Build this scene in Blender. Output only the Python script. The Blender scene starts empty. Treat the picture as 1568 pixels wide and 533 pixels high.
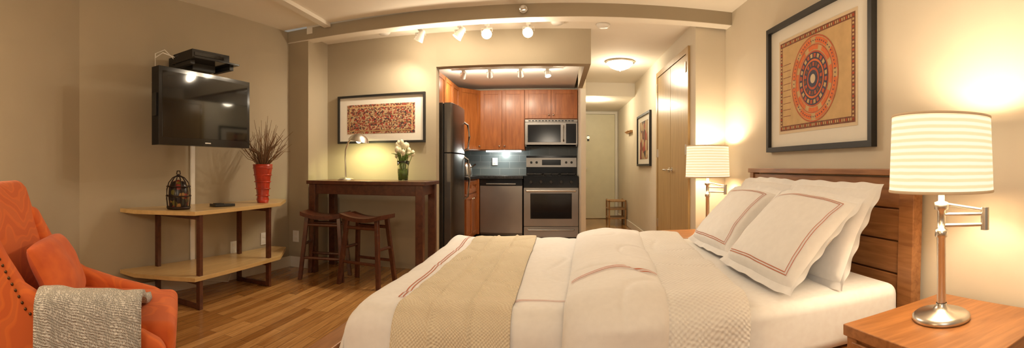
import bpy, math, random
from mathutils import Matrix, Vector, noise
random.seed(7)
R=math.radians
# ------------------------------------------------------------ materials
def newmat(name):
    m=bpy.data.materials.new(name); m.use_nodes=True
    nt=m.node_tree; b=nt.nodes['Principled BSDF']
    return m,nt,b
def ramp(nt,fac,stops,interp='LINEAR'):
    r=nt.nodes.new('ShaderNodeValToRGB'); r.color_ramp.interpolation=interp
    el=r.color_ramp.elements
    while len(el)<len(stops): el.new(0.5)
    for e,(p,c) in zip(el,stops): e.position=p; e.color=(*c,1)
    nt.links.new(fac,r.inputs[0]); return r.outputs[0]
def coords(nt,scale=(1,1,1)):
    tc=nt.nodes.new('ShaderNodeTexCoord'); mp=nt.nodes.new('ShaderNodeMapping')
    mp.inputs['Scale'].default_value=scale
    nt.links.new(tc.outputs['Object'],mp.inputs[0]); return mp.outputs[0]
def bump(nt,b,h,strength=.2,dist=.01):
    bp=nt.nodes.new('ShaderNodeBump'); bp.inputs['Strength'].default_value=strength; bp.inputs['Distance'].default_value=dist
    nt.links.new(h,bp.inputs['Height']); nt.links.new(bp.outputs[0],b.inputs['Normal'])
def plain(name,col,rough=.5,metal=0,var=.06,scale=6,bmp=0,bscale=80,coat=0,spec=None):
    m,nt,b=newmat(name)
    c=coords(nt)
    n=nt.nodes.new('ShaderNodeTexNoise'); n.inputs['Scale'].default_value=scale; n.inputs['Detail'].default_value=4
    nt.links.new(c,n.inputs['Vector'])
    lo=tuple(max(0,x*(1-var)) for x in col); hi=tuple(min(1,x*(1+var)) for x in col)
    nt.links.new(ramp(nt,n.outputs[0],[(.3,lo),(.7,hi)]),b.inputs['Base Color'])
    b.inputs['Roughness'].default_value=rough; b.inputs['Metallic'].default_value=metal
    if coat: b.inputs['Coat Weight'].default_value=coat
    if bmp:
        n2=nt.nodes.new('ShaderNodeTexNoise'); n2.inputs['Scale'].default_value=bscale
        nt.links.new(c,n2.inputs['Vector']); bump(nt,b,n2.outputs[0],bmp,.005)
    return m
def wood(name,c1,c2,scale=(1,12,12),rough=.4,coat=.2,freq=3):
    m,nt,b=newmat(name)
    c=coords(nt,scale)
    n=nt.nodes.new('ShaderNodeTexNoise'); n.inputs['Scale'].default_value=freq; n.inputs['Detail'].default_value=8; n.inputs['Distortion'].default_value=.6
    nt.links.new(c,n.inputs['Vector'])
    nt.links.new(ramp(nt,n.outputs[0],[(.3,c1),(.7,c2)]),b.inputs['Base Color'])
    b.inputs['Roughness'].default_value=rough; b.inputs['Coat Weight'].default_value=coat
    b.inputs['Coat Roughness'].default_value=.2
    bump(nt,b,n.outputs[0],.08,.003)
    return m
def emit(name,col,st,base=None):
    m,nt,b=newmat(name)
    b.inputs['Base Color'].default_value=(*(base or col),1)
    b.inputs['Emission Color'].default_value=(*col,1); b.inputs['Emission Strength'].default_value=st
    return m
def fabric(name,c1,c2,scale=25,wav=None,bst=.5,rough=.95,kind='noise'):
    m,nt,b=newmat(name); c=coords(nt)
    if kind=='voronoi':
        n=nt.nodes.new('ShaderNodeTexVoronoi'); n.inputs['Scale'].default_value=scale; out=n.outputs['Distance']
    else:
        n=nt.nodes.new('ShaderNodeTexNoise'); n.inputs['Scale'].default_value=scale; n.inputs['Detail'].default_value=3; out=n.outputs[0]
    nt.links.new(c,n.inputs['Vector'])
    nt.links.new(ramp(nt,out,[(.35,c1),(.65,c2)]),b.inputs['Base Color'])
    b.inputs['Roughness'].default_value=rough
    b.inputs['Sheen Weight'].default_value=.15
    bump(nt,b,out,bst,.004)
    return m
def weave(name,c1,c2,kx,ky,bst=.6,dist=.004,jt=.05,js=9):
    """woven / waffle cell pattern from crossed sine waves"""
    m,nt,b=newmat(name); c=coords(nt); sp=nt.nodes.new('ShaderNodeSeparateXYZ'); nt.links.new(c,sp.inputs[0])
    def mt(op,a,v=None,b2=None):
        n=nt.nodes.new('ShaderNodeMath'); n.operation=op; nt.links.new(a,n.inputs[0])
        if b2 is not None: nt.links.new(b2,n.inputs[1])
        elif v is not None: n.inputs[1].default_value=v
        return n.outputs[0]
    nz=nt.nodes.new('ShaderNodeTexNoise'); nz.inputs['Scale'].default_value=js; nt.links.new(c,nz.inputs['Vector'])
    yz=mt('ADD',sp.outputs[1],None,sp.outputs[2]); jit=mt('MULTIPLY',nz.outputs[0],jt)
    sx=mt('SINE',mt('MULTIPLY',mt('ADD',sp.outputs[0],None,jit),kx)); sy=mt('SINE',mt('MULTIPLY',mt('ADD',yz,None,jit),ky))
    pr=mt('ADD',mt('MULTIPLY',mt('MULTIPLY',sx,None,sy),.5),.5)
    nt.links.new(ramp(nt,pr,[(.1,c1),(.8,c2)]),b.inputs['Base Color']); b.inputs['Roughness'].default_value=.95
    bump(nt,b,pr,bst,dist); return m
M={}
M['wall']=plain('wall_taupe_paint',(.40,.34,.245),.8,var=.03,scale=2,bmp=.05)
M['wall_r']=plain('wall_cream_lamplit',(.68,.61,.49),.75,var=.03,scale=2,bmp=.05)  # cream walls; lamplight on the headboard wall is put into this lighter tone
M['ceil']=plain('ceiling_paint',(.86,.81,.72),.85,var=.02,scale=2)
M['trim']=plain('white_trim_paint',(.80,.76,.68),.45,var=.02)
M['white']=plain('white_plastic',(.82,.8,.76),.4,var=.02)
M['black']=plain('black_gloss',(.008,.008,.009),.12,var=.1)
M['blackm']=plain('black_matte',(.015,.014,.013),.5,var=.1)
M['screen']=plain('tv_screen_glass',(.004,.004,.005),.06,var=.1,coat=.3)
M['steel']=plain('brushed_stainless',(.36,.34,.32),.3,1,var=.08,scale=3)
M['nickel']=plain('brushed_nickel',(.66,.63,.58),.3,1,var=.05)
M['darksteel']=plain('dark_stainless',(.16,.145,.13),.28,1,var=.12,scale=3)
M['bedwood']=wood('teak_bed_wood',(.23,.09,.028),(.40,.18,.065),(14,1.2,14))
M['nswood']=wood('nightstand_teak',(.29,.11,.03),(.45,.19,.06),(1.5,14,14))
M['cherry']=wood('cherry_cabinet',(.30,.09,.02),(.46,.155,.038),(10,10,1.2),rough=.35)
M['darkwood']=wood('dark_cherry_wood',(.06,.017,.009),(.12,.037,.017),(8,8,8),rough=.3)
M['maple']=wood('maple_shelf',(.52,.34,.14),(.66,.45,.20),(8,1,8),rough=.3)
M['closet']=wood('tan_closet_wood',(.40,.26,.11),(.50,.34,.15),(8,8,1),rough=.3)
M['rack']=wood('rack_wood',(.30,.15,.05),(.45,.25,.1),(8,8,1))
M['door']=plain('cream_entry_door',(.72,.68,.50),.45,var=.03)
m,nt,b=newmat('slate_tile'); 
c=coords(nt); sp=nt.nodes.new('ShaderNodeSeparateXYZ'); cb=nt.nodes.new('ShaderNodeCombineXYZ')
nt.links.new(c,sp.inputs[0]); nt.links.new(sp.outputs[0],cb.inputs[0]); nt.links.new(sp.outputs[2],cb.inputs[1])
br=nt.nodes.new('ShaderNodeTexBrick'); br.inputs['Scale'].default_value=1; br.inputs['Brick Width'].default_value=.3; br.inputs['Row Height'].default_value=.1; br.inputs['Mortar Size'].default_value=.003
br.inputs['Color1'].default_value=(.12,.15,.16,1); br.inputs['Color2'].default_value=(.17,.20,.21,1); br.inputs['Mortar'].default_value=(.26,.28,.28,1)
nt.links.new(cb.outputs[0],br.inputs['Vector']); nt.links.new(br.outputs[0],b.inputs['Base Color']); b.inputs['Roughness'].default_value=.3
M['tile']=m
M['counter']=plain('dark_granite',(.03,.03,.032),.2,var=.5,scale=60)
# oak floor
m,nt,b=newmat('oak_strip_floor')
c=coords(nt); sp=nt.nodes.new('ShaderNodeSeparateXYZ'); cb=nt.nodes.new('ShaderNodeCombineXYZ')
nt.links.new(c,sp.inputs[0]); nt.links.new(sp.outputs[1],cb.inputs[0]); nt.links.new(sp.outputs[0],cb.inputs[1])
br=nt.nodes.new('ShaderNodeTexBrick'); br.inputs['Scale'].default_value=1; br.inputs['Brick Width'].default_value=.75; br.inputs['Row Height'].default_value=.062
br.inputs['Mortar Size'].default_value=.0012; br.offset=.37; br.inputs['Bias'].default_value=0
br.inputs['Color1'].default_value=(.32,.14,.035,1); br.inputs['Color2'].default_value=(.64,.35,.125,1); br.inputs['Mortar'].default_value=(.10,.04,.012,1)
nt.links.new(cb.outputs[0],br.inputs['Vector'])
mp=nt.nodes.new('ShaderNodeMapping'); mp.inputs['Scale'].default_value=(1.5,30,1); nt.links.new(cb.outputs[0],mp.inputs[0])
n=nt.nodes.new('ShaderNodeTexNoise'); n.inputs['Scale'].default_value=3; n.inputs['Detail'].default_value=8; n.inputs['Distortion'].default_value=1; nt.links.new(mp.outputs[0],n.inputs['Vector'])
mx=nt.nodes.new('ShaderNodeMix'); mx.data_type='RGBA'; mx.blend_type='MULTIPLY'; mx.inputs[0].default_value=.8
nt.links.new(br.outputs[0],mx.inputs[6]); nt.links.new(ramp(nt,n.outputs[0],[(.3,(.6,.5,.4)),(.65,(1.0,1.0,1.0))]),mx.inputs[7])
nt.links.new(mx.outputs[2],b.inputs['Base Color']); b.inputs['Roughness'].default_value=.24; b.inputs['Coat Weight'].default_value=.4
b.inputs['Coat Roughness'].default_value=.12
M['floor']=m
M['duvet']=fabric('white_cotton',(.82,.81,.81),(.85,.84,.84),40,bst=.04)
M['sheet']=fabric('white_sheet',(.83,.81,.80),(.86,.85,.84),40,bst=.03)
M['pil']=fabric('pillow_cotton',(.82,.81,.81),(.85,.84,.84),30,bst=.04)
M['stripe']=plain('orange_embroidery',(.50,.12,.05),.8)
M['waffle']=weave('waffle_blanket',(.76,.74,.72),(.84,.83,.81),260,260,.7)
M['knit']=weave('beige_knit',(.70,.60,.44),(.81,.73,.57),500,400,.8)
M['chunky']=weave('chunky_knit_grey',(.38,.36,.33),(.74,.72,.69),400,560,1.0,.005,.06,26)
# orange damask
m,nt,b=newmat('orange_damask'); c=coords(nt)
w2=nt.nodes.new('ShaderNodeTexWave'); w2.wave_type='RINGS'; w2.inputs['Scale'].default_value=3; w2.inputs['Distortion'].default_value=11; w2.inputs['Detail Scale'].default_value=1.6; w2.inputs['Detail'].default_value=1
nt.links.new(c,w2.inputs['Vector'])
nt.links.new(ramp(nt,w2.outputs[1],[(.25,(.62,.12,.022)),(.45,(.71,.15,.025)),(.75,(.72,.16,.028)),(.85,(.65,.14,.028))]),b.inputs['Base Color'])
b.inputs['Roughness'].default_value=.85; b.inputs['Sheen Weight'].default_value=.1
M['orange']=m
M['orangec']=fabric('orange_cushion_velvet',(.58,.10,.02),(.68,.135,.025),14,bst=.1)
M['brass']=plain('nailhead_bronze',(.12,.07,.04),.35,1)
M['vase']=plain('red_vase_glaze',(.42,.035,.012),.35,var=.3,scale=14)
M['twig']=plain('dry_twigs',(.17,.09,.04),.9,var=.3)
M['leaf']=plain('green_leaf',(.16,.26,.05),.6,var=.3)
M['petal']=plain('cream_petals',(.88,.84,.62),.7,var=.08)
m,nt,b=newmat('clear_glass'); b.inputs['Base Color'].default_value=(.9,.95,.85,1); b.inputs['Transmission Weight'].default_value=1; b.inputs['Roughness'].default_value=.03
M['glass']=m
m,nt,b=newmat('mosaic_glass'); c=coords(nt); w=nt.nodes.new('ShaderNodeTexVoronoi'); w.inputs['Scale'].default_value=28; nt.links.new(c,w.inputs['Vector'])
sp=nt.nodes.new('ShaderNodeSeparateColor'); nt.links.new(w.outputs['Color'],sp.inputs[0])
nt.links.new(ramp(nt,sp.outputs[0],[(0,(.02,.012,.01)),(.35,(.22,.03,.02)),(.6,(.12,.10,.02)),(.8,(.30,.15,.04)),(.92,(.03,.03,.02))],'CONSTANT'),b.inputs['Base Color']); b.inputs['Roughness'].default_value=.3
M['mosaic']=m
M['cage']=plain('dark_iron',(.03,.015,.01),.5,.5)
# art
M['mat']=plain('mat_board',(.80,.76,.68),.8,var=.01)
M['mat2']=plain('mat_board_warm',(.70,.56,.38),.8,var=.02)
M['paper']=plain('tan_paper',(.60,.40,.19),.8,var=.08,scale=14)
M['artred']=plain('art_red',(.50,.09,.03),.7,var=.15,scale=40)
M['artorange']=plain('art_orange',(.70,.16,.035),.7,var=.1,scale=40)
M['artblue']=plain('art_indigo',(.05,.05,.09),.7,var=.3,scale=40)
M['artbrown']=plain('art_brown',(.20,.07,.03),.7,var=.3,scale=60)
def folk(name,sc):
    m,nt,b=newmat(name); c=coords(nt)
    w=nt.nodes.new('ShaderNodeTexVoronoi'); w.inputs['Scale'].default_value=sc; nt.links.new(c,w.inputs['Vector'])
    sp=nt.nodes.new('ShaderNodeSeparateColor'); nt.links.new(w.outputs['Color'],sp.inputs[0])
    nt.links.new(ramp(nt,sp.outputs[0],[(0,(.45,.31,.17)),(.28,(.34,.05,.03)),(.5,(.05,.03,.03)),(.66,(.55,.40,.23)),(.82,(.20,.07,.04))],'CONSTANT'),b.inputs['Base Color'])
    b.inputs['Roughness'].default_value=.7; return m
M['folk']=folk('folk_art_pattern',85)
M['folk2']=folk('folk_border_pattern',95)
M['hallart']=folk('abstract_print',9)
# lampshade
m,nt,b=newmat('pleated_lampshade'); c=coords(nt)
w=nt.nodes.new('ShaderNodeTexWave'); w.bands_direction='Z'; w.inputs['Scale'].default_value=14; w.inputs['Distortion'].default_value=.6
nt.links.new(c,w.inputs['Vector'])
col=ramp(nt,w.outputs[1],[(.2,(.88,.62,.35)),(.8,(1.0,.90,.70))])
nt.links.new(col,b.inputs['Emission Color']); b.inputs['Emission Strength'].default_value=.82
b.inputs['Base Color'].default_value=(.7,.6,.47,1); b.inputs['Roughness'].default_value=.9
M['shade']=m
M['shadering']=plain('shade_trim',(.75,.6,.42),.8)
M['bulb']=emit('halogen_bulb',(1,.88,.66),80)
M['bulb2']=emit('halogen_bulb_soft',(1,.85,.6),14)
M['dome']=emit('dome_glass_lit',(1,.88,.66),5)
M['strip']=emit('undercabinet_tube',(.95,.97,.9),10)
# ------------------------------------------------------------ builder
class B:
    def __init__(s): s.v=[];s.f=[];s.m=[];s.s=[];s.mats=[];s.T=Matrix()
    def at(s,x=0,y=0,z=0,rz=0,rx=0,ry=0):
        s.T=Matrix.Translation((x,y,z))@Matrix.Rotation(rz,4,'Z')@Matrix.Rotation(ry,4,'Y')@Matrix.Rotation(rx,4,'X'); return s
    def add(s,vs,fs,mat,smooth=False):
        if isinstance(mat,str): mat=M[mat]
        if mat not in s.mats: s.mats.append(mat)
        i=s.mats.index(mat); o=len(s.v)
        s.v+= [tuple(s.T@Vector(p)) for p in vs]
        for f in fs: s.f.append(tuple(o+k for k in f)); s.m.append(i); s.s.append(smooth)
    def box(s,x0,x1,y0,y1,z0,z1,mat,smooth=False):
        vs=[(x0,y0,z0),(x1,y0,z0),(x1,y1,z0),(x0,y1,z0),(x0,y0,z1),(x1,y0,z1),(x1,y1,z1),(x0,y1,z1)]
        s.add(vs,[(0,3,2,1),(4,5,6,7),(0,1,5,4),(1,2,6,5),(2,3,7,6),(3,0,4,7)],mat,smooth)
    def prism(s,poly,z0,z1,mat,axis='z',smooth=False):
        a=sum(poly[i][0]*poly[(i+1)%len(poly)][1]-poly[(i+1)%len(poly)][0]*poly[i][1] for i in range(len(poly)))
        if a<0: poly=poly[::-1]
        n=len(poly)
        if axis=='z': vs=[(p[0],p[1],z0) for p in poly]+[(p[0],p[1],z1) for p in poly]
        elif axis=='y': vs=[(p[0],z1,p[1]) for p in poly]+[(p[0],z0,p[1]) for p in poly]
        else: vs=[(z0,p[0],p[1]) for p in poly]+[(z1,p[0],p[1]) for p in poly]
        s.add(vs,[tuple(range(n))[::-1],tuple(range(n,2*n))]+[(i,(i+1)%n,n+(i+1)%n,n+i) for i in range(n)],mat,smooth)
    def cyl(s,p0,p1,r0,r1=None,mat='steel',n=16,cap=True):
        if r1 is None: r1=r0
        p0=Vector(p0);p1=Vector(p1); d=(p1-p0).normalized(); q=d.to_track_quat('Z','Y')
        vs=[];
        for p,r in ((p0,r0),(p1,r1)):
            for i in range(n):
                a=2*math.pi*i/n; vs.append(tuple(p+q@Vector((r*math.cos(a),r*math.sin(a),0))))
        s.add(vs,[(i,(i+1)%n,n+(i+1)%n,n+i) for i in range(n)],mat,True)
        if cap: s.add(vs,[tuple(range(n))[::-1],tuple(range(n,2*n))],mat)
    def lathe(s,prof,mat,c=(0,0,0),n=32):
        vs=[];
        for r,z in prof:
            for i in range(n):
                a=2*math.pi*i/n; vs.append((c[0]+r*math.cos(a),c[1]+r*math.sin(a),c[2]+z))
        fs=[]
        for j in range(len(prof)-1):
            for i in range(n): fs.append((j*n+i,j*n+(i+1)%n,(j+1)*n+(i+1)%n,(j+1)*n+i))
        s.add(vs,fs,mat,True)
    def ball(s,c,r,mat,n=12,k=8):
        if not isinstance(r,tuple): r=(r,r,r)
        vs=[];fs=[]
        for j in range(k+1):
            ph=math.pi*j/k
            for i in range(n):
                a=2*math.pi*i/n; vs.append((c[0]+r[0]*math.sin(ph)*math.cos(a),c[1]+r[1]*math.sin(ph)*math.sin(a),c[2]-r[2]*math.cos(ph)))
        for j in range(k):
            for i in range(n): fs.append((j*n+i,j*n+(i+1)%n,(j+1)*n+(i+1)%n,(j+1)*n+i))
        s.add(vs,fs,mat,True)
    def tube(s,pts,r,mat,n=8,r1=None):
        pts=[Vector(p) for p in pts]; vs=[];L=len(pts)
        for k,p in enumerate(pts):
            d=(pts[min(k+1,L-1)]-pts[max(k-1,0)]).normalized(); q=d.to_track_quat('Z','Y')
            rr=r if r1 is None else r+(r1-r)*k/(L-1)
            for i in range(n):
                a=2*math.pi*i/n; vs.append(tuple(p+q@Vector((rr*math.cos(a),rr*math.sin(a),0))))
        fs=[(k*n+i,k*n+(i+1)%n,(k+1)*n+(i+1)%n,(k+1)*n+i) for k in range(L-1) for i in range(n)]
        s.add(vs,fs,mat,True)
    def grid(s,fn,nu,nv,mat,smooth=True):
        vs=[fn(i/nu,j/nv) for j in range(nv+1) for i in range(nu+1)]
        w=nu+1
        s.add(vs,[(j*w+i,j*w+i+1,(j+1)*w+i+1,(j+1)*w+i) for j in range(nv) for i in range(nu)],mat,smooth)
    def ring(s,cx,cz,r0,r1,y,mat,a0=0,a1=360,n=48):
        vs=[];
        for i in range(n+1):
            a=R(a0+(a1-a0)*i/n)
            for r in (r0,r1): vs.append((cx+r*math.cos(a),y,cz+r*math.sin(a)))
        s.add(vs,[(2*i,2*i+2,2*i+3,2*i+1) for i in range(n)],mat)
    def obj(s,name,bevel=0,seg=2,solid=0):
        xs=[p[0] for p in s.v];ys=[p[1] for p in s.v];zs=[p[2] for p in s.v]
        o=Vector(((min(xs)+max(xs))/2,(min(ys)+max(ys))/2,min(zs)))
        me=bpy.data.meshes.new(name); me.from_pydata([tuple(Vector(p)-o) for p in s.v],[],s.f)
        for m in s.mats: me.materials.append(m)
        for p,mi,sm in zip(me.polygons,s.m,s.s): p.material_index=mi; p.use_smooth=sm or bevel>0
        me.update(); ob=bpy.data.objects.new(name,me); ob.location=o
        bpy.context.scene.collection.objects.link(ob)
        if solid:
            md=ob.modifiers.new('solid','SOLIDIFY'); md.thickness=solid; md.offset=-1
        if bevel:
            md=ob.modifiers.new('bev','BEVEL'); md.width=bevel; md.segments=seg; md.limit_method='ANGLE'; md.angle_limit=R(40); md.harden_normals=True
        return ob
def wallseg(name,p0,p1,z0,z1,t,mat,openings=None):
    b=B(); d=(Vector(p1)-Vector(p0)).normalized(); n=Vector((-d.y,d.x))*t
    q=[p0,p1,(p1[0]+n.x,p1[1]+n.y),(p0[0]+n.x,p0[1]+n.y)]
    b.prism(q,z0,z1,mat); return b.obj(name)
def baseb(name,p0,p1,t=.014,h=.11):
    b=B(); d=(Vector(p1)-Vector(p0)).normalized(); n=Vector((-d.y,d.x))*t
    q=[p0,p1,(p1[0]+n.x,p1[1]+n.y),(p0[0]+n.x,p0[1]+n.y)]
    b.prism(q,0,h,'trim'); return b.obj(name,.003)
# ------------------------------------------------------------ room shell
b=B(); b.box(-3.4,1.9,-1.6,9.5,-.1,0,'floor'); b.obj('floor')
TC=(-2.62,4.08); TN=(-2.956,1.815)
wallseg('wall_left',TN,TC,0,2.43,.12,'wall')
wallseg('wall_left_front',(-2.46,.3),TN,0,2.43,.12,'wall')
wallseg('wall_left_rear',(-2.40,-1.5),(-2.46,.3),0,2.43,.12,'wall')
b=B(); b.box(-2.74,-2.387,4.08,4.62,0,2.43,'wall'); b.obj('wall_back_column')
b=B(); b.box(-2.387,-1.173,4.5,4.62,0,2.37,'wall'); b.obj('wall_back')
b=B(); b.box(-1.173,.347,4.5,4.62,2.03,2.37,'wall'); b.box(.29,.347,4.62,5.9,2.03,2.37,'wall'); b.obj('wall_kitchen_soffit')
b=B(); b.box(-1.84,-1.72,4.62,7.17,0,2.37,'wall_r'); b.obj('wall_kitchen_left')
b=B(); b.box(-1.72,.33,7.05,7.17,0,2.37,'wall_r'); b.obj('wall_kitchen_back')
b=B(); b.box(.33,.39,5.9,9.3,0,2.37,'wall_r'); b.obj('wall_kitchen_right')
b=B(); b.box(.33,1.39,9.3,9.42,0,2.37,'wall_r'); b.obj('wall_hall_end')
b=B(); b.box(1.27,1.39,4.09,9.3,0,2.37,'wall_r'); b.obj('wall_hall_right')
wallseg('wall_right',(1.56,4.09),(1.645,-1.5),0,2.43,.14,'wall_r')
b=B(); b.box(1.39,1.70,4.09,4.2,0,2.43,'wall_r'); b.box(1.27,1.39,4.085,4.09,0,2.37,'wall_r'); b.obj('wall_right_return')
b=B(); b.box(-3.2,1.85,-1.5,4.0,2.43,2.5,'ceil'); b.obj('ceiling')
b=B(); b.box(-2.387,1.39,4.05,4.5,2.37,2.5,'ceil'); b.box(-1.9,1.39,4.5,9.42,2.37,2.5,'ceil'); b.obj('ceiling_rear')
b=B(); b.box(-1.72,.29,4.62,7.05,2.22,2.30,'ceil'); b.obj('ceiling_kitchen')
b=B(); b.box(.39,1.27,7.35,9.3,2.16,2.37,'ceil'); b.obj('ceiling_hall_drop')
b=B()
fr=[(-2.62,4.06),(1.56,3.92)]; bk=[(1.56,4.05),(-2.62,4.19)]
b.prism(fr+bk,2.315,2.43,'wall'); b.prism(fr+bk,2.311,2.315,'ceil'); b.obj('ceiling_beam')
b=B(); b.box(-2.17,-2.10,-1.4,4.02,2.395,2.43,'trim'); b.obj('trim_ceiling')
baseb('baseboard_left',(-2.61,4.078),(-2.945,1.82))
baseb('baseboard_column',(-2.39,4.078),(-2.60,4.078),-.014)
baseb('baseboard_hall',(1.268,5.70),(1.268,9.28))
baseb('baseboard_hall_end',(.41,9.285),(.45,9.285))
# ------------------------------------------------------------ hall doors
b=B()
b.box(.42,.47,9.27,9.3,0,2.14,'trim'); b.box(1.2,1.25,9.27,9.3,0,2.14,'trim'); b.box(.47,1.2,9.27,9.3,2.09,2.14,'trim')
b.box(.475,1.195,9.275,9.295,.01,2.085,'door')
b.cyl((.66,9.27,1.62),(.66,9.26,1.62),.03,None,'nickel'); b.box(.64,.68,9.262,9.275,1.55,1.66,'blackm')
b.cyl((.53,9.27,1.0),(.53,9.2,1.0),.012,None,'nickel'); b.box(.52,.64,9.2,9.215,.99,1.01,'nickel')
b.obj('door_1',.003)
b=B()
X=1.27
b.box(X-.022,X,4.26,4.33,0,2.19,'closet'); b.box(X-.022,X,5.6,5.67,0,2.19,'closet'); b.box(X-.022,X,4.33,5.6,2.13,2.19,'closet')
b.box(X-.010,X,4.335,5.595,.01,2.125,'blackm')
b.box(X-.016,X-.008,4.337,4.961,.012,2.123,'closet'); b.box(X-.016,X-.008,4.969,5.593,.012,2.123,'closet')
for y in (4.90,5.03):
    b.cyl((X-.014,y,1.0),(X-.022,y,1.0),.026,None,'nickel'); b.cyl((X-.02,y,1.0),(X-.06,y,1.0),.009,None,'nickel')
    b.cyl((X-.06,y,1.0),(X-.06,y+(-.11 if y<4.95 else .11),1.0),.009,None,'nickel')
for z in (.3,1.15,1.95):
    b.box(X-.03,X-.014,4.32,4.345,z,z+.1,'nickel'); b.box(X-.03,X-.014,5.59,5.61,z,z+.1,'nickel')
b.obj('door_2',.002)
def frame(b,w,h,fw,mat='blackm',dep=.03):
    b.box(0,w,-dep,0,0,fw,mat); b.box(0,w,-dep,0,h-fw,h,mat); b.box(0,fw,-dep,0,fw,h-fw,mat); b.box(w-fw,w,-dep,0,fw,h-fw,mat)
b=B().at(1.268,7.0,1.045,R(-90)); frame(b,.96,.745,.03); b.box(.03,.93,-.012,-.002,.03,.715,'mat'); b.box(.18,.78,-.014,-.012,.1,.64,'hallart'); b.obj('framed_print')
b=B()
for x in (.93,1.22):
    for y in (8.1,8.5): b.box(x,x+.03,y,y+.03,0,.45,'rack')
for z in (.12,.28,.42):
    for k in range(5): b.box(.93,1.25,8.1+k*.09,8.16+k*.09,z,z+.02,'rack')
b.obj('shoe_rack',.003)
b=B(); b.box(1.22,1.268,7.55,7.95,1.60,1.64,'rack')
for k in range(4): b.cyl((1.25,7.6+k*.1,1.6),(1.19,7.6+k*.1,1.63),.008,None,'rack')
b.obj('coat_hook_rail')
# ------------------------------------------------------------ ceiling items
b=B(); b.lathe([(.0,-.09),(.06,-.085),(.12,-.06),(.16,-.02),(.165,0)],'dome',(.82,5.85,2.352)); b.lathe([(.165,-.002),(.185,-.002),(.185,.017),(0,.017)],'nickel',(.82,5.85,2.353)); b.ball((.82,5.85,2.255),.012,'nickel'); b.obj('flush_ceiling_light')
b=B(); b.lathe([(0,0),(.05,0),(.065,-.003),(.07,.004),(0,.004)],'dome',(.66,7.75,2.155)); b.obj('recessed_downlight')
for x,y in ((.02,4.27),(.45,4.35),(-1.65,4.3)):
    b=B(); b.lathe([(0,-.03),(.045,-.03),(.06,-.015),(.065,0),(0,0)],'white',(x,y,2.369)); b.obj('smoke_detector')
b=B(); b.cyl((-.27,3.965,2.375),(-.27,3.90,2.375),.012,None,'nickel'); b.lathe([(.0,0),(.03,.002),(.03,.008),(0,.008)],'nickel',(-.27,3.90,2.35)); b.cyl((-.27,3.966,2.375),(-.27,3.955,2.375),.035,None,'nickel'); b.tube([(-.29,3.9,2.375),(-.29,3.89,2.35),(-.25,3.89,2.35),(-.25,3.9,2.375)],.004,'nickel'); b.obj('fire_sprinkler')
def spot(b,x,y,z,aim,on='bulb',drop=.07,s=1.0):
    a=Vector(aim).normalized()
    b.box(x-.02,x+.02,y-.02,y+.02,z-.03,z,'white')
    b.cyl((x,y,z-.02),(x,y,z-drop),.006*s,None,'white',8)
    c=Vector((x,y,z-drop-.03*s))
    b.tube([(x-.045*s,y,c.z),(x-.045*s,y,z-drop),(x+.045*s,y,z-drop),(x+.045*s,y,c.z)],.005*s,'white')
    b.cyl(c-a*.05*s,c+a*.045*s,.024*s,.042*s,'white',16,False)
    b.cyl(c-a*.06*s,c-a*.05*s,.012*s,.024*s,'white',16)
    b.cyl(c+a*.03*s,c+a*.036*s,.034*s,.034*s,on,16)
    return c+a*.07*s
def spotlight(loc,aim,power,angle=100,col=(1,.84,.63),blend=.8,rad=.03):
    l=bpy.data.lights.new('halogen','SPOT'); l.energy=power; l.spot_size=R(angle); l.spot_blend=blend; l.color=col; l.shadow_soft_size=rad
    o=bpy.data.objects.new('halogen_light',l); o.location=loc; o.rotation_euler=Vector(aim).to_track_quat('-Z','Y').to_euler(); bpy.context.scene.collection.objects.link(o); return o
def pt(loc,power,col=(1,.82,.60),rad=.05,name='lamp_or_fill_light'):
    l=bpy.data.lights.new(name,'POINT'); l.energy=power; l.color=col; l.shadow_soft_size=rad
    o=bpy.data.objects.new(name,l); o.location=loc; bpy.context.scene.collection.objects.link(o); return o
b=B(); b.box(-1.42,-.17,4.19,4.225,2.345,2.368,'white')
for x,aim,on in ((-1.25,(-.5,.1,-.9),'bulb2'),(-.87,(-.6,-.1,-.8),'bulb2'),(-.62,(.1,-1,-.75),'bulb'),(-.24,(-.1,-1,-.7),'bulb')):
    p=spot(b,x,4.207,2.345,aim,on,.05,1.1); spotlight(p,aim,38 if on=='bulb' else 26,120)
    pt(p+Vector((0,-.02,-.03)),5,rad=.03)
b.obj('track_light')
b=B(); b.box(-1.25,.1,5.52,5.55,2.20,2.22,'white')
for x,aim in ((-1.1,(-.5,.6,-.8)),(-.78,(-.1,.9,-.7)),(-.41,(.0,.9,-.8)),(-.09,(.2,-.4,-1))):
    p=spot(b,x,5.535,2.20,aim,'bulb2',.03,.85); spotlight(p,aim,13,120,(1,.86,.64)); pt(p+Vector((0,.03,-.04)),5,(1,.88,.70),.03)
b.obj('track_light')
# ------------------------------------------------------------ kitchen
def shaker(b,w,h,mat='cherry',knob=None):
    t=.018; f=.055
    b.box(0,w,-t*.5,0,0,h,mat)
    b.box(0,f,-t,-t*.5,0,h,mat); b.box(w-f,w,-t,-t*.5,0,h,mat); b.box(f,w-f,-t,-t*.5,0,f,mat); b.box(f,w-f,-t,-t*.5,h-f,h,mat)
    if knob: b.ball((knob[0],-t-.015,knob[1]),.013,'nickel'); b.cyl((knob[0],-t,knob[1]),(knob[0],-t-.012,knob[1]),.005,None,'nickel',8)
b=B()
b.box(-1.715,-1.345,4.68,6.38,1.75,2.15,'cherry') ; b.box(-1.715,-1.345,5.56,6.38,1.275,1.75,'cherry')
b.prism([(-1.715,6.38),(-1.345,6.38),(-1.09,6.72),(-1.09,7.03),(-1.715,7.03)],1.275,2.15,'cherry')
b.box(-1.09,-.44,6.72,7.03,1.275,2.15,'cherry'); b.box(-.44,.325,6.72,7.03,1.72,2.15,'cherry')
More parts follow.
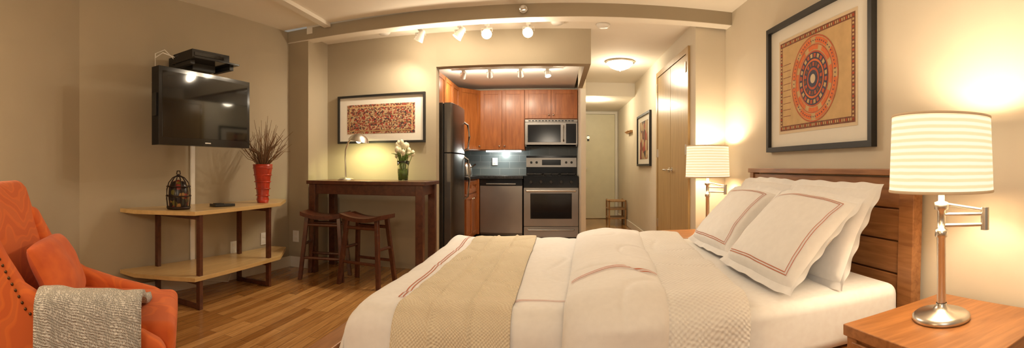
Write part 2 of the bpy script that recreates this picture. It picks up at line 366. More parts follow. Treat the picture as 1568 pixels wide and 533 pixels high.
b.at(-1.345,4.70,1.76,R(90)); shaker(b,.42,.38); b.at(-1.345,5.13,1.76,R(90)); shaker(b,.42,.38)
b.at(-1.345,5.57,1.285,R(90)); shaker(b,.395,.855); b.at(-1.345,5.975,1.285,R(90)); shaker(b,.395,.855)
an=math.atan2(.34,.255); b.at(-1.345,6.38,1.285,an); shaker(b,.42,.855,knob=(.38,.05))
b.at(-1.085,6.72,1.285); shaker(b,.315,.855,knob=(.28,.05)); b.at(-.765,6.72,1.285); shaker(b,.32,.855,knob=(.035,.05))
b.at(-.435,6.72,1.73); shaker(b,.375,.41,knob=(.345,.05)); b.at(-.055,6.72,1.73); shaker(b,.375,.41,knob=(.03,.05)); b.at()
b.obj('upper_cabinets',.002)
b=B()
b.box(-1.715,-1.09,5.56,6.38,.1,.868,'cherry'); b.box(-1.715,-1.05,6.38,7.03,.1,.868,'cherry'); b.box(-1.70,-1.13,5.57,7.0,0,.1,'blackm')
b.at(-1.09,5.57,.12,R(90)); shaker(b,.39,.56,knob=(.34,.5)); b.at(-1.09,5.97,.12,R(90)); shaker(b,.39,.56,knob=(.05,.5))
b.at(-1.09,5.57,.70,R(90)); shaker(b,.39,.15); b.at(-1.09,5.97,.70,R(90)); shaker(b,.39,.15); b.at()
b.prism([(-1.715,5.56),(-1.06,5.56),(-1.06,6.37),(-.44,6.37),(-.44,7.035),(-1.715,7.035)],.87,.91,'counter')
b.obj('base_cabinets',.002)
b=B(); b.box(-1.70,.325,7.035,7.048,.912,1.274,'tile'); b.box(-.44,.325,7.035,7.048,1.274,1.6,'tile'); b.obj('backsplash')
b=B(); b.box(-.95,-.87,7.02,7.034,1.06,1.17,'white'); b.box(-.925,-.895,7.016,7.02,1.085,1.145,'trim'); b.obj('wall_outlet')
b=B(); b.box(-1.02,-.5,6.85,6.88,1.255,1.274,'strip'); b.obj('undercabinet_light')
b=B(); b.box(-1.04,-.45,6.42,6.98,.09,.866,'darksteel'); b.box(-1.04,-.45,6.40,6.42,.12,.77,'steel'); b.box(-1.04,-.45,6.395,6.42,.775,.866,'black')
b.box(-1.02,-.47,6.44,6.95,0,.09,'blackm'); b.box(-.95,-.54,6.375,6.395,.79,.805,'steel'); b.obj('dishwasher',.003)
b=B()
x0,x1=-.43,.32; cx=(x0+x1)/2
b.box(x0,x1,6.42,7.0,.06,.90,'darksteel'); b.box(x0,x1,6.39,6.42,.22,.74,'steel'); b.box(x0+.1,x1-.1,6.382,6.39,.33,.66,'black')
b.box(x0+.09,x1-.09,6.385,6.391,.32,.67,'blackm')
b.box(x0,x1,6.39,6.42,.07,.205,'steel'); b.tube([(x0+.06,6.39,.17),(x0+.06,6.35,.17),(x1-.06,6.35,.17),(x1-.06,6.39,.17)],.01,'steel')
b.tube([(x0+.04,6.39,.705),(x0+.04,6.34,.705),(x1-.04,6.34,.705),(x1-.04,6.39,.705)],.013,'nickel')
b.box(x0,x1,6.40,6.43,.75,.90,'black')
for k in range(5): b.cyl((x0+.1+k*.138,6.40,.825),(x0+.1+k*.138,6.37,.825),.024,.02,'blackm')
b.box(x0,x1,6.40,6.97,.895,.91,'black')
for k in range(3):
    xa=x0+.03+k*.235
    for yy in (6.46,6.68,6.90): b.box(xa,xa+.22,yy,yy+.014,.925,.94,'blackm')
    for xx in (xa,xa+.103,xa+.206): b.box(xx,xx+.014,6.46,6.914,.925,.94,'blackm')
    for xx in (xa,xa+.206):
        for yy in (6.46,6.90): b.box(xx,xx+.014,yy,yy+.014,.91,.925,'blackm')
b.box(x0,x1,6.955,7.02,.90,1.20,'black'); b.box(x0,x1,6.945,6.955,1.03,1.17,'steel'); b.box(cx-.14,cx+.14,6.94,6.945,1.06,1.14,'black')
for k in (-.3,-.22,.22,.3): b.cyl((cx+k,6.945,1.10),(cx+k,6.925,1.10),.018,None,'blackm')
b.box(x0+.02,x1-.02,6.46,6.95,0,.06,'blackm')
b.obj('kitchen_range',.003)
b=B(); b.box(x0,x1,6.66,7.03,1.325,1.712,'darksteel'); b.box(x0,x1,6.64,6.66,1.35,1.67,'steel'); b.box(x0,x1,6.645,6.66,1.675,1.71,'steel')
for k in range(14): b.box(x0+.05+k*.047,x0+.085+k*.047,6.642,6.646,1.685,1.70,'blackm')
b.box(x0+.04,x1-.24,6.634,6.64,1.385,1.635,'black'); b.box(x1-.165,x1-.02,6.634,6.64,1.37,1.65,'black')
b.tube([(x1-.2,6.64,1.40),(x1-.2,6.60,1.42),(x1-.2,6.60,1.60),(x1-.2,6.64,1.62)],.011,'nickel'); b.box(x0+.02,x1-.02,6.66,6.7,1.322,1.35,'blackm')
b.obj('microwave_oven',.003)
b=B()
b.box(-1.70,-1.17,4.76,5.50,.06,1.71,'darksteel')
pr=[(-1.155,4.76),(-1.155,5.50)]+[(-1.09+.035*math.cos(t),5.13+.37*math.sin(t)) for t in [R(a) for a in range(80,-81,-16)]]
b.prism(pr,.09,1.175,'darksteel',smooth=False); b.prism(pr,1.185,1.71,'darksteel')
b.box(-1.17,-1.155,4.77,5.49,.09,1.7,'blackm'); b.box(-1.68,-1.15,4.78,5.48,0,.08,'blackm')
for z0,z1 in ((1.22,1.56),(.65,1.15)):
    b.tube([(-1.075,5.44,z0),(-1.03,5.44,z0+.03),(-1.01,5.44,(z0+z1)/2),(-1.03,5.44,z1-.03),(-1.075,5.44,z1)],.013,'steel')
b.obj('refrigerator',.006)
b=B(); b.lathe([(0,0),(.075,0),(.08,.02),(.07,.12),(.05,.17),(.02,.185),(0,.19)],'nickel',(-1.22,6.35,.91),24); b.tube([(-1.15,6.35,1.03),(-1.09,6.33,1.07)],.012,'steel'); b.tube([(-1.29,6.35,.96),(-1.33,6.35,1.0),(-1.32,6.35,1.06),(-1.27,6.35,1.08)],.009,'blackm'); b.ball((-1.22,6.35,1.105),.013,'blackm'); b.obj('kettle')
pt((-.76,6.85,1.235),6.0,(.9,.97,.9),.05)
# ------------------------------------------------------------ desk area
b=B()
b.box(-2.33,-1.13,3.94,4.46,.865,.90,'darkwood'); b.box(-2.28,-1.18,3.98,4.42,.77,.865,'darkwood')
for x in (-2.31,-1.225):
    for y in (3.96,4.38): b.box(x,x+.07,y,y+.07,0,.865,'darkwood')
b.obj('bar_height_desk',.004)
def stool(x,y,rz):
    b=B().at(x,y,0,rz)
    def top(u,v): 
        X=(u-.5)*.42; Y=(v-.5)*.26; return (X,Y,.585+.035*(2*u-1)**2)
    b.grid(top,12,4,'darkwood'); b.grid(lambda u,v:(lambda p:(p[0],p[1],p[2]-.035))(top(1-u,v)),12,4,'darkwood')
    for v in (0,1): b.grid(lambda u,w,v=v:(lambda p:(p[0],p[1],p[2]-.035*w))(top(u if v==0 else 1-u,v)),12,1,'darkwood')
    for u in (0,1): b.grid(lambda v,w,u=u:(lambda p:(p[0],p[1],p[2]-.035*w))(top(u,1-v if u==0 else v)),4,1,'darkwood')
    L={}
    for sx in (-1,1):
        for sy in (-1,1):
            a=Vector((sx*.15,sy*.09,.575)); c=Vector((sx*.20,sy*.15,0)); L[sx,sy]=(a,c)
            d=.018
            vs=[(p.x+i*d,p.y+j*d,p.z) for p in (c,a) for i,j in ((-1,-1),(1,-1),(1,1),(-1,1))]
            b.add(vs,[(3,2,1,0),(4,5,6,7),(0,1,5,4),(1,2,6,5),(2,3,7,6),(3,0,4,7)],'darkwood')
    def at(k,z): a,c=L[k]; return c.lerp(a,z/.575)
    for s in (-1,1):
        b.cyl(at((-1,s),.2),at((1,s),.2),.014,None,'darkwood',8); b.cyl(at((s,-1),.32),at((s,1),.32),.014,None,'darkwood',8)
        b.cyl(at((-1,s),.5),at((1,s),.5),.016,None,'darkwood',8)
    b.obj('saddle_bar_stool',.004)
stool(-2.06,3.84,R(12)); stool(-1.62,3.80,R(-8))
b=B().at(-2.25,4.498,1.28,0); frame(b,.97,.505,.022); b.box(.022,.948,-.012,-.002,.022,.483,'mat'); b.box(.11,.86,-.014,-.012,.1,.405,'folk2'); b.box(.135,.835,-.016,-.014,.125,.38,'paper')
for k in range(3): b.box(.145,.825,-.018,-.016,.135+k*.08,.21+k*.08,'folk')
b.obj('framed_folk_painting')
b=B(); bx,by=-2.03,4.22
b.lathe([(0,0),(.085,0),(.088,.008),(.06,.022),(.02,.03),(0,.03)],'nickel',(bx,by,.90))
b.tube([(bx,by,.92),(bx-.005,by-.005,1.1),(bx,by-.01,1.2),(bx+.035,by-.02,1.28),(bx+.09,by-.04,1.325),(bx+.15,by-.05,1.335)],.009,'nickel')
b.at(bx+.17,by-.07,1.28,0,0,R(12)); b.lathe([(.02,.075),(.05,.065),(.085,.04),(.105,0)],'nickel'); b.lathe([(0,.078),(.02,.075)],'nickel'); b.ball((0,0,.01),.028,'bulb2'); b.at()
b.obj('desk_lamp')
spotlight((bx+.17,by-.05,1.262),(.0,.5,-1),19,165,(1,.92,.42),.6,.04)
b=B(); vx,vy=-1.42,4.2
b.lathe([(.0,.004),(.045,.004),(.05,.05),(.055,.14),(.06,.19),(.056,.19),(.05,.14),(.045,.05),(0,.012)],'glass',(vx,vy,.90),24)
b.lathe([(0,.02),(.043,.02),(.047,.11),(0,.11)],'leaf',(vx,vy,.90),16)
for i in range(22):
    a=random.uniform(0,6.28); r=random.uniform(0,.11); z=.33+random.uniform(-.05,.05)-r*.5
    p=(vx+r*math.cos(a),vy+r*math.sin(a)*.8,.90+z); b.tube([(vx+r*.2*math.cos(a),vy,.95),p],.003,'leaf',5)
    b.ball(p,(.021,.021,.032),'petal',8,6)
for i in range(10):
    a=i*.63; b.tube([(vx,vy,1.05),(vx+.05*math.cos(a),vy+.04*math.sin(a),1.15),(vx+.12*math.cos(a),vy+.08*math.sin(a),1.12+random.uniform(0,.06))],.011,'leaf',5,r1=.002)
b.obj('tulip_vase')
def outlet(x,y,z,rz):
    b=B().at(x,y,z,rz); b.box(-.036,.036,-.007,0,-.058,.058,'white')
    for k in (-.026,.026): b.box(-.016,.016,-.010,-.007,k-.014,k+.014,'trim')
    b.obj('wall_outlet',.002)
TA=math.atan2(TC[1]-TN[1],TC[0]-TN[0])
def onTV(y,off=0):
    t=(y-TN[1])/(TC[1]-TN[1]); n=Vector((math.sin(TA),-math.cos(TA)))
    return Vector((TN[0]+t*(TC[0]-TN[0]),y))+n*off
p=onTV(3.31,.002); outlet(p.x,p.y,.29,TA); p=onTV(3.70,.002); outlet(p.x,p.y,.33,TA); outlet(-2.53,4.078,.32,0)
p=onTV(2.84,.002); b=B().at(p.x,p.y,0,TA); b.box(-.022,.022,-.016,0,.11,1.25,'white'); b.obj('cable_raceway',.003)
# ------------------------------------------------------------ TV
b=B(); tva=math.atan2(3.06-2.11,.05); b.at(-2.42,2.11,1.185,tva,R(0)); w,h=.95,.545
b.box(0,w,-.02,.06,0,h,'black'); b.box(.03,w-.03,-.022,-.02,.055,h-.03,'screen'); b.box(.12,w-.12,.06,.10,.08,h-.08,'blackm'); b.box(.44,.5,-.0225,-.02,.02,.028,'white')
b.box(-.012,0,0,.04,.2,.36,'blackm')
b.at(); b.box(-2.80,-2.70,2.48,2.72,1.35,1.60,'blackm')
b.box(-2.74,-2.50,2.57,2.63,1.44,1.50,'blackm')
b.obj('wall_mounted_television',.004)
b=B().at(-2.46,2.62,1.815,TA)
b.box(-.21,.23,-.16,.14,0,.012,'black'); b.box(-.20,.16,-.12,.12,.012,.075,'black'); b.box(-.18,.10,-.124,-.12,.03,.055,'screen')
b.box(-.07,-.03,.14,.30,-.05,.06,'blackm'); b.box(.03,.07,.14,.30,-.05,.06,'blackm'); b.box(-.1,.1,.24,.33,-.08,.1,'blackm')
b.box(-.2,-.16,-.1,.1,-.03,0,'blackm'); b.box(.18,.22,-.1,.1,-.03,0,'blackm'); b.box(-.12,.1,-.02,.08,-.05,0,'blackm')
b.tube([(-.19,.1,.05),(-.27,.16,.09),(-.30,.22,.06),(-.26,.28,0),(-.28,.30,-.12)],.004,'white'); b.tube([(-.19,.12,.04),(-.24,.18,.12),(-.28,.25,.1),(-.25,.3,-.05)],.004,'white')
b.obj('cable_box_shelf',.002)
# ------------------------------------------------------------ console shelf
b=B()
def sh(z0,z1,ins=0): b.prism([(-2.875,2.13+ins),(-2.70,2.13+ins),(-2.30,2.36+ins),(-2.285,3.42-ins),(-2.50,3.84-ins),(-2.64,3.84-ins)],z0,z1,'maple')
sh(.685,.715); sh(.215,.245)
for y,xr in ((2.42,-2.80),(3.28,-2.67)):
    for x in (-2.345,xr):
        b.box(x,x+.035,y,y+.035,0,.684,'darkwood')
    for z0,z1 in ((.003,.036),(.649,.682),(.179,.212)): b.box(xr+.03,-2.34,y+.003,y+.032,z0,z1,'darkwood')
b.obj('console_shelf_table',.002)
b=B(); c=(-2.53,2.42,.716)
b.lathe([(0,0),(.085,0),(.09,.01),(.09,.02),(.075,.022)],'cage',c,24); b.lathe([(.072,.02),(.078,.09),(.074,.17),(.05,.205),(.0,.22)],'mosaic',c,24)
for i in range(12):
    a=i*math.pi/6; b.tube([(c[0]+r*math.cos(a),c[1]+r*math.sin(a),c[2]+z) for r,z in ((.085,.015),(.092,.08),(.09,.15),(.075,.20),(.045,.235),(.012,.25))],.004,'cage',6)
for z,r in ((.10,.094),(.17,.089)): b.lathe([(r-.004,z-.004),(r+.003,z-.004),(r+.003,z+.004),(r-.004,z+.004)],'cage',c,24)
b.lathe([(0,.262),(.012,.26),(.016,.25),(.006,.24)],'cage',c,12); b.tube([(c[0]-.02,c[1],c[2]+.26),(c[0]-.015,c[1],c[2]+.285),(c[0]+.015,c[1],c[2]+.285),(c[0]+.02,c[1],c[2]+.26)],.004,'cage')
b.obj('mosaic_candle_lantern')
b=B().at(-2.45,2.83,.716,R(70)); b.box(-.09,.09,-.05,.05,0,.022,'black'); b.box(-.07,.0,-.03,.03,.022,.026,'blackm'); b.obj('media_box',.004)
b=B(); vx,vy=-2.42,3.34; b.at(vx,vy,.716,R(30))
prof=[(.048,0),(.056,.03),(.05,.05),(.068,.2),(.085,.31),(.088,.34),(.080,.34),(.06,.2),(.03,.05)]
b.lathe([(0,0.001),(.05,.001)]+prof,'vase',n=6); 
for zz in (.06,.12,.18,.24,.3): b.lathe([(.053+zz*.11,zz),(.058+zz*.11,zz+.004),(.053+zz*.11,zz+.01)],'vase',n=6)
b.at()
for i in range(80):
    a=random.uniform(0,6.283); r=random.uniform(.05,.34); hh=random.uniform(.06,.36)*(1.15-r); 
    p0=Vector((vx,vy,1.0)); p1=Vector((vx+.25*r*math.cos(a),vy+.25*r*math.sin(a),1.08)); p3=Vector((vx+r*.75*math.cos(a),vy+r*math.sin(a),1.10+hh)); p2=p1.lerp(p3,.5)+Vector((0,0,random.uniform(-.03,.05)))
    b.tube([p0,p1,p2,p3],.004,'twig',5,r1=.0012)
    if i%2==0: b.tube([p2,p2+Vector((random.uniform(-.06,.06),random.uniform(-.06,.06),.07))],.002,'twig',4,r1=.001)
for i in range(10):
    a=i*.63; b.tube([(vx,vy,1.03),(vx+.05*math.cos(a),vy+.05*math.sin(a),1.15),(vx+.15*math.cos(a),vy+.24*math.sin(a),1.26+random.uniform(-.08,.1))],.013,'twig',5,r1=.002)
b.obj('dried_branch_vase')
b=B(); p=onTV(2.85,.03); q=onTV(3.3,.03); b.tube([(p.x,p.y,.15),(p.x+.03,p.y+.1,.05),(q.x+.05,q.y-.15,.02),(q.x+.02,q.y-.05,.12),(q.x,q.y,.27)],.005,'white'); b.obj('power_cord')
# ------------------------------------------------------------ big mandala art
wa=math.atan2(-1.5-4.09,1.645-1.56)
def onR(y): return 1.56+(4.09-y)*(1.645-1.56)/(5.59)
b=B().at(onR(3.15)-.003,3.15,1.14,wa); W,H=1.225,.913
frame(b,W,H,.034,'blackm',.04); b.box(.034,W-.034,-.012,0,.034,H-.034,'mat')
px0,px1,pz0,pz1=.16,1.075,.125,.79; y=-.013
b.box(px0,px1,y-.001,y,pz0,pz1,'mat2')
b.box(px0+.02,px1-.02,y-.002,y-.001,pz0+.02,pz1-.02,'artbrown'); b.box(px0+.055,px1-.055,y-.003,y-.002,pz0+.055,pz1-.055,'paper')
cx,cz=.62,.455
for k in range(40):
    t=k/39
    for zz in (pz0+.03,pz1-.046): b.box(px0+.03+t*.842,px0+.041+t*.842,y-.0035,y-.002,zz,zz+.016,'paper' if k%3 else 'artred')
for k in range(28):
    t=k/27
    for xx in (px0+.03,px1-.046): b.box(xx,xx+.016,y-.0035,y-.002,pz0+.03+t*.59,pz0+.041+t*.59,'paper' if k%3 else 'artred')
for k in range(9): b.box(px0+.065,px0+.17,y-.0035,y-.003,pz0+.12+k*.045,pz0+.124+k*.045,'artbrown')
yy=y-.004
b.ring(cx,cz,0,.275,yy,'paper')
for a in range(0,360,45):
    b.ring(cx,cz,.225,.262,yy-.001,'artorange',a+6,a+39,10)
    b.ring(cx,cz,.185,.212,yy-.001,'artorange',a-16,a+16,10)
b.ring(cx,cz,.268,.276,yy-.001,'artred'); b.ring(cx,cz,.214,.220,yy-.001,'artred')
b.ring(cx,cz,0,.178,yy-.001,'artred'); b.ring(cx,cz,0,.168,yy-.0015,'artblue')
for a in range(0,360,15): b.ring(cx,cz,.135,.16,yy-.0025,'artred' if a%30 else 'paper',a+2,a+12,4)
b.ring(cx,cz,0,.125,yy-.002,'artorange'); b.ring(cx,cz,0,.112,yy-.0025,'artblue')
for a in range(0,360,20): b.ring(cx,cz,.08,.105,yy-.003,'artbrown' if a%40 else 'artred',a,a+13,4)
b.ring(cx,cz,0,.07,yy-.003,'artred'); b.ring(cx,cz,0,.055,yy-.0035,'artblue'); b.ring(cx,cz,0,.03,yy-.004,'mat2',n=16)
for a in range(0,360,6): 
    r=.243; b.ring(cx+r*math.cos(R(a)),cz+r*math.sin(R(a)),0,.005,yy-.002,'artblue',n=8)
b.obj('framed_mandala_art')
# ------------------------------------------------------------ bed
b=B()
b.box(-.83,1.47,1.50,1.56,.13,.27,'bedwood'); b.box(-.83,1.47,3.38,3.44,.13,.27,'bedwood'); b.box(-.885,-.80,1.49,3.45,.13,.355,'bedwood'); b.box(-.80,1.47,1.56,3.38,.2,.27,'bedwood')
for x in (-.74,1.3):
    for y in (1.58,3.28): b.box(x,x+.08,y,y+.08,0,.2,'bedwood')
b.at(1.47,3.36,.18,wa,R(-2))
L=1.80; 
for k in range(5): b.box(.0,L-.10,.004,.028,.02+k*.158,.17+k*.158,'bedwood')
b.box(L-.10,L,-.012,.05,-.1,.82,'bedwood'); b.box(0,.06,-.006,.05,-.1,.82,'bedwood'); b.box(-.01,L+.01,-.02,.055,.808,.842,'bedwood'); b.box(.05,L-.1,.028,.045,0,.80,'bedwood')
b.at()
b.obj('platform_bed',.004)
b=B(); b.box(-.70,1.44,1.575,3.365,.275,.50,'sheet'); b.obj('mattress',.05,5)
XF,YN,YF,RR=-.66,1.66,3.28,.10
def fold(d,r,fl=.15):
    if d<=0: return d,0
    if d<r*math.pi/2: a=d/r; return r*math.sin(a), r*(1-math.cos(a))
    e=d-r*math.pi/2; return r+fl*e, r+e
def D(a,c,off=0,zt=.53,wr=1.0):
    ox=oy=dx=dy=0
    x=a;y=c
    if a<XF: o,dx=fold(XF-a,RR,.22); x=XF-o-off*(min(1,dx/RR))
    if c<YN: o,dy=fold(YN-c,RR,.10); y=YN-o-off*(min(1,dy/RR))
    elif c>YF: o,dy=fold(c-YF,RR,.10); y=YF+o+off*(min(1,dy/RR))
    dd=math.hypot(dx,dy)
    z=zt+off-dd
    n=noise.noise(Vector((a*2.6,c*2.6,1.3)))*.020+noise.noise(Vector((a*7,c*5,4)))*.006+abs(noise.noise(Vector((a*2.2+c*1.5,c*2-a,9))))*.018
    n-=.007*math.exp(-(noise.noise(Vector((a*2.5+c*.8,c*2.5-a*.7,5)))/.05)**2)
    n*=wr
    if dd>0.1:
        k=min(1,(dd-.1)/.15); w=math.sin(c*17+2*noise.noise(Vector((a,c,3))))*.018*k if dx>dy else math.sin(a*19+2*noise.noise(Vector((a*2,c,3))))*.018*k
        if dx>dy: x-=w
        else: y+= w if c>YF else -w
    z+=n
    return (x,y,max(z,.20))
ya,yb=YN-.34,YF+.32; xa=XF-.33
b=B()
b.grid(lambda u,v:D(xa+u*(.66-xa),ya+v*(yb-ya)),150,150,'duvet')
def strip(a0,c0,a1,c1,w,off,dfn=D,n=60,mat='stripe'):
    d=Vector((a1-a0,c1-c0)).normalized(); q=Vector((-d.y,d.x))*w
    b.grid(lambda u,v:dfn(a0+(a1-a0)*u+q.x*(v-.5),c0+(c1-c0)*u+q.y*(v-.5),off),n,1,mat)
for k in (0,.014):
    strip(-.60+k,1.72+k,-.60+k,3.24,.004,.003); strip(-.60+k,1.72+k,.12,1.74+k,.004,.003)
b.obj('duvet',solid=0)
def FD(u,v,off=0):
    c=ya+v*(yb-ya); t=(c-1.6)/1.8
    l=.03+.13*t; r=.40+.22*t
    a=l+u*(r-l)
    puff=.065*math.sin(math.pi*min(1,max(0,u)))**.45 if 0<u<1 else 0
    p=D(a,c,.012+puff+off,wr=1.2); return p
b=B(); b.grid(FD,60,180,'duvet')
for k in (.0,.024):
    b.grid(lambda u,v:FD(.04+u*.92,.245+k*.35+.02*math.sin(u*3)+(v-.5)*.003,.006),60,1,'stripe')
b.obj('folded_comforter')
b=B()
b.grid(lambda u,v:D(.36+.2*((ya+v*(yb-ya))-1.6)/1.8+u*.34,ya+v*(yb-ya),.018+.012*math.sin(math.pi*u)**.4),30,120,'waffle'); b.obj('waffle_blanket')
b=B()
def TH(u,v,off=0):
    c=(ya-.02)+v*(yb-ya+.02); t=(c-1.6)/1.8; a=-.57+.04*t+u*(.42-.02*t); 
    e=.010*math.sin(math.pi*u)**.3 if 0<u<1 else 0
    seam=.008*sum(math.exp(-((u-s)/.02)**2) for s in (.33,.66)); return D(a,c,.008+e+seam+off)
b.grid(TH,80,130,'knit'); b.obj('knit_bed_throw')
def pillow(name,cx,cy,cz,w,h,t,tilt,rz=0,stripe=True,mat='pil',seed=0,fl=.035):
    b=B(); b.T=Matrix.Translation((cx,cy,cz))@Matrix.Rotation(rz,4,'Z')@Matrix.Rotation(-tilt,4,'Y')
    def S(u,v,side=1,off=0):
        U=(u-.5)*2;V=(v-.5)*2
        k=max(0,(1-abs(U)**2.6))*max(0,(1-abs(V)**2.6))
        th=t*k**.5
        x=h/2*U*(1-.05*(1-abs(V))*1)+.0; y=w/2*V*(1-.05*(1-abs(U)))
        n=noise.noise(Vector((x*5+seed,y*5,seed)))*.018*k**.3+noise.noise(Vector((x*14+seed,y*9,seed)))*.007*k**.3
        sag=-.02*V*V*U
        return (x+sag,y,side*(th+n*.8+off)+.008*math.sin(y*9+seed))
    b.grid(lambda u,v:S(u,v,1),36,44,mat); b.grid(lambda u,v:S(1-u,v,-1),30,36,mat)
    def FL(s,q):
        s4=(s*4)%4; k=int(s4)%4; f=s4-int(s4)
        u,v=[(f,0),(1,f),(1-f,1),(0,1-f)][k]
        p=Vector(S(u,v,0)); d=p
        return (p.x+ (d.x/(h/2))*fl*q, p.y+(d.y/(w/2))*fl*q, p.z+.006*math.sin(s*110)*q)
    if fl: b.grid(FL,200,2,mat)
    if stripe:
        for e in (.07,.09):
            for (u0,v0,u1,v1) in ((e,e,1-e,e),(1-e,e,1-e,1-e),(1-e,1-e,e,1-e),(e,1-e,e,e)):
                if u0!=u1: b.grid(lambda a,c:S(u0+(u1-u0)*a,v0+(c-.5)*.0045,1,.003),30,1,'stripe')
                else: b.grid(lambda a,c:S(u0+(c-.5)*.0065,v0+(v1-v0)*a,1,.003),30,1,'stripe')
    return b.obj(name)
pillow('pillow',1.26,2.02,.725,.76,.48,.055,R(62),0,False,seed=5)
pillow('pillow',1.27,2.82,.725,.76,.48,.055,R(62),0,False,seed=8)
pillow('pillow_sham',1.06,1.98,.715,.72,.50,.075,R(44),0,True,seed=1)
pillow('pillow_sham',1.10,2.78,.71,.68,.48,.07,R(46),R(0),True,seed=3)
# ------------------------------------------------------------ nightstands
def nightstand(x,y,rz,wd,dp):
    b=B().at(x,y,0,rz)
    b.box(0,dp,-wd,0,.43,.47,'nswood'); b.box(.02,dp-.01,-wd+.02,-.02,.14,.425,'nswood')
    for k in (.29,.15): b.box(.005,.02,-wd+.04,-.04,k,k+.125,'nswood'); b.ball((-.005,-wd/2,k+.063),.014,'nickel')
    for i in (.01,dp-.06):
        for j in (-wd+.01,-.06): b.box(i,i+.05,j,j+.05,0,.43,'nswood')
    b.obj('nightstand',.004)
nightstand(.965,1.36,R(5),.56,.57); nightstand(.93,4.03,R(0),.50,.56)
def lamp(x,y,ad,pw):
    z=.47; b=B()
    b.lathe([(0,0),(.105,0),(.108,.006),(.108,.016),(.095,.026),(.035,.034),(.022,.05),(.02,.06)],'nickel',(x,y,z),36)
    b.lathe([(.017,.05),(.017,.30),(.024,.305),(.024,.33),(.015,.335),(.015,.40),(.026,.405),(.026,.43),(.012,.435),(.012,.47)],'nickel',(x,y,z),24)
    a=Vector((math.cos(ad),math.sin(ad),0)); e=a*.165
    for zz in (.345,.385): b.cyl((x,y,z+zz),(x+e.x,y+e.y,z+zz),.007,None,'nickel',10)
    b.cyl((x+e.x,y+e.y,z+.325),(x+e.x,y+e.y,z+.41),.016,None,'nickel',16)
    b.cyl((x+e.x*.95,y+e.y*.95,z+.40),(x+.01,y+.012,z+.425),.006,None,'nickel',10)
    zb,zt=z+.47,z+.745
    b.lathe([(.193,zb),(.183,zt)],'shade',(x,y,0),48); b.lathe([(.181,zt),(.191,zb)],'shade',(x,y,0),48)
    b.lathe([(.1935,zb-.002),(.195,zb),(.195,zb+.008),(.193,zb+.008)],'shadering',(x,y,0),48); b.lathe([(.1835,zt-.006),(.185,zt-.006),(.185,zt+.002),(.183,zt+.002)],'shadering',(x,y,0),48)
    for k in range(3): aa=k*2.09; b.cyl((x,y,zt-.04),(x+.183*math.cos(aa),y+.183*math.sin(aa),zt-.02),.002,None,'nickel',6)
    b.ball((x,y,zb+.12),(.03,.03,.045),'bulb2'); b.cyl((x,y,zb-.01),(x,y,zb+.08),.012,None,'nickel')
    b.obj('swing_arm_table_lamp')
    pt((x,y,zb+.19),pw,(1,.82,.58),.05)
lamp(1.27,1.165,R(-40),24); lamp(1.31,3.86,R(-40),20)
# ------------------------------------------------------------ armchair
ca=math.atan2(.71,.70)
b=B().at(-1.77,1.13,0,ca)
b.box(-.34,.36,-.30,.30,.15,.31,'orange'); b.box(-.26,.40,-.265,.265,.30,.43,'orange')
armp=[(-.40,.15),(.35,.15),(.38,.27),(.36,.38),(.28,.42),(.08,.465),(-.08,.51),(-.19,.57),(-.27,.68),(-.35,.82),(-.46,.82),(-.46,.4)]
b.prism(armp,.27,.36,'orange','y'); b.prism(armp,-.36,-.27,'orange','y')
backp=[(-.26,.30),(-.24,.44),(-.32,.68),(-.40,.92),(-.44,.965),(-.51,.95),(-.52,.6),(-.45,.16),(-.30,.16)]
b.prism(backp,-.33,.33,'orange','y')
o=b.obj('orange_armchair',.035,5)
b=B().at(-1.77,1.13,0,ca)
for sx,sy in ((.30,.28),(.30,-.28),(-.36,.28),(-.36,-.28)): b.cyl((sx,sy,.16),(sx+(.02 if sx>0 else -.03),sy,0),.024,.014,'darkwood',10)
for k in range(1,len(armp)-3):
    p,q=Vector(armp[k]),Vector(armp[k+1]); n=max(1,int((q-p).length/.026))
    for i in range(n):
        t=p.lerp(q,i/n); cc=Vector((-.12,.30)); t=t+(cc-t).normalized()*.09
        b.ball((t.x,-.361,t.y),.0065,'brass',8,5)
for i in range(24): b.ball((.362,-.27+i*.0235,.17),.0065,'brass',8,5)
ch=b.obj('legs_and_nailheads'); ch.parent=o; ch.matrix_parent_inverse=o.matrix_basis.inverted()
m4=Matrix.Translation((-1.77,1.13,0))@Matrix.Rotation(ca,4,'Z')
pl=pillow('lumbar_cushion',0,0,0,.48,.32,.065,0,0,False,'orangec',2,.0)
pl.matrix_world=m4@Matrix.Translation((-.185,-.03,.54))@Matrix.Rotation(R(180),4,'Z')@Matrix.Rotation(-R(62),4,'Y')
b=B(); b.T=m4
path=[(-.43,.10),(-.415,.28),(-.41,.42),(-.395,.52),(-.35,.56),(-.28,.56),(-.20,.53),(-.12,.49),(-.02,.47),(.06,.465)]
def PT(t):
    t=t*(len(path)-1); i=min(int(t),len(path)-2); f=t-i
    P=[Vector(path[max(0,min(len(path)-1,i+k))]) for k in (-1,0,1,2)]
    return .5*((2*P[1])+(-P[0]+P[2])*f+(2*P[0]-5*P[1]+4*P[2]-P[3])*f*f+(-P[0]+3*P[1]-3*P[2]+P[3])*f**3)
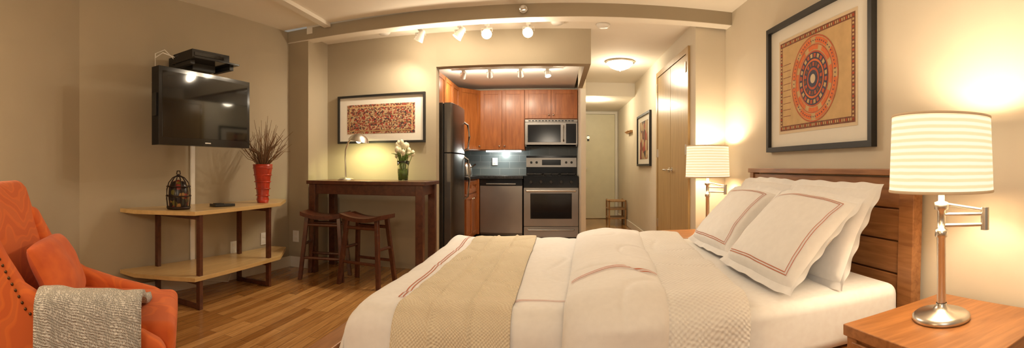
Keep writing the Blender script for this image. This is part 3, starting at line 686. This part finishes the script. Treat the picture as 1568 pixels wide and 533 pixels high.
def TB(u,v):
    p=PT(v); x=-.12+u*.40; z=p.y+.012*noise.noise(Vector((u*5,v*6,0))); y=p.x+.012*noise.noise(Vector((u*4,v*4,7)))
    return (x,y,z)
b.grid(TB,30,60,'chunky'); 
b.obj('knit_throw_blanket',solid=.028)
# ------------------------------------------------------------ lights
pt((.82,5.85,2.2),16,(1,.86,.64),.12); pt((.66,7.75,2.09),18,(1,.87,.64),.05)
pt((-2.0,.15,1.25),32,(1,.72,.40),.12)
pt((-.2,-.8,1.7),46,(1,.85,.66),.25)  # unseen fill added behind the camera to brighten room and ceiling
w=bpy.data.worlds.new('World'); bpy.context.scene.world=w; w.use_nodes=True
w.node_tree.nodes['Background'].inputs[0].default_value=(1,.86,.68,1); w.node_tree.nodes['Background'].inputs[1].default_value=.25
try: bpy.context.scene.view_settings.view_transform='Standard'
except Exception as e: print(e)
# ------------------------------------------------------------ camera (stitched panorama)
f=714.; hz=256.; W=1568.; Hh=533.
u0,u1,v0,v1=-W/2/f,W/2/f,-(Hh-hz)/f,hz/f
cam=bpy.data.cameras.new('camera'); co=bpy.data.objects.new('camera',cam); bpy.context.scene.collection.objects.link(co)
co.location=(0,0,1.03); co.rotation_euler=(R(90),0,.0924)
cam.type='PANO'; cam.sensor_width=36; cam.clip_start=.02
cam.lens=9.2; cam.type='PANO'
ok=False
for holder in (cam,getattr(cam,'cycles',None)):
    if holder is None or not hasattr(holder,'panorama_type'): continue
    try:
        holder.panorama_type='CENTRAL_CYLINDRICAL'
        pre='central_cylindrical_' 
        setattr(holder,pre+'range_u_min',u0); setattr(holder,pre+'range_u_max',u1)
        setattr(holder,pre+'range_v_min',v0); setattr(holder,pre+'range_v_max',v1)
        setattr(holder,pre+'radius',1.0); ok=True; print('CYL ok',holder); break
    except Exception as e: print('cyl fail',e)
if not ok:
    h=cam.cycles if hasattr(cam.cycles,'panorama_type') else cam
    h.panorama_type='EQUIRECTANGULAR'; h.longitude_min=-W/2/f; h.longitude_max=W/2/f; h.latitude_min=-math.atan((Hh-hz)/f); h.latitude_max=math.atan(hz/f); print('EQUI')
bpy.context.scene.camera=co
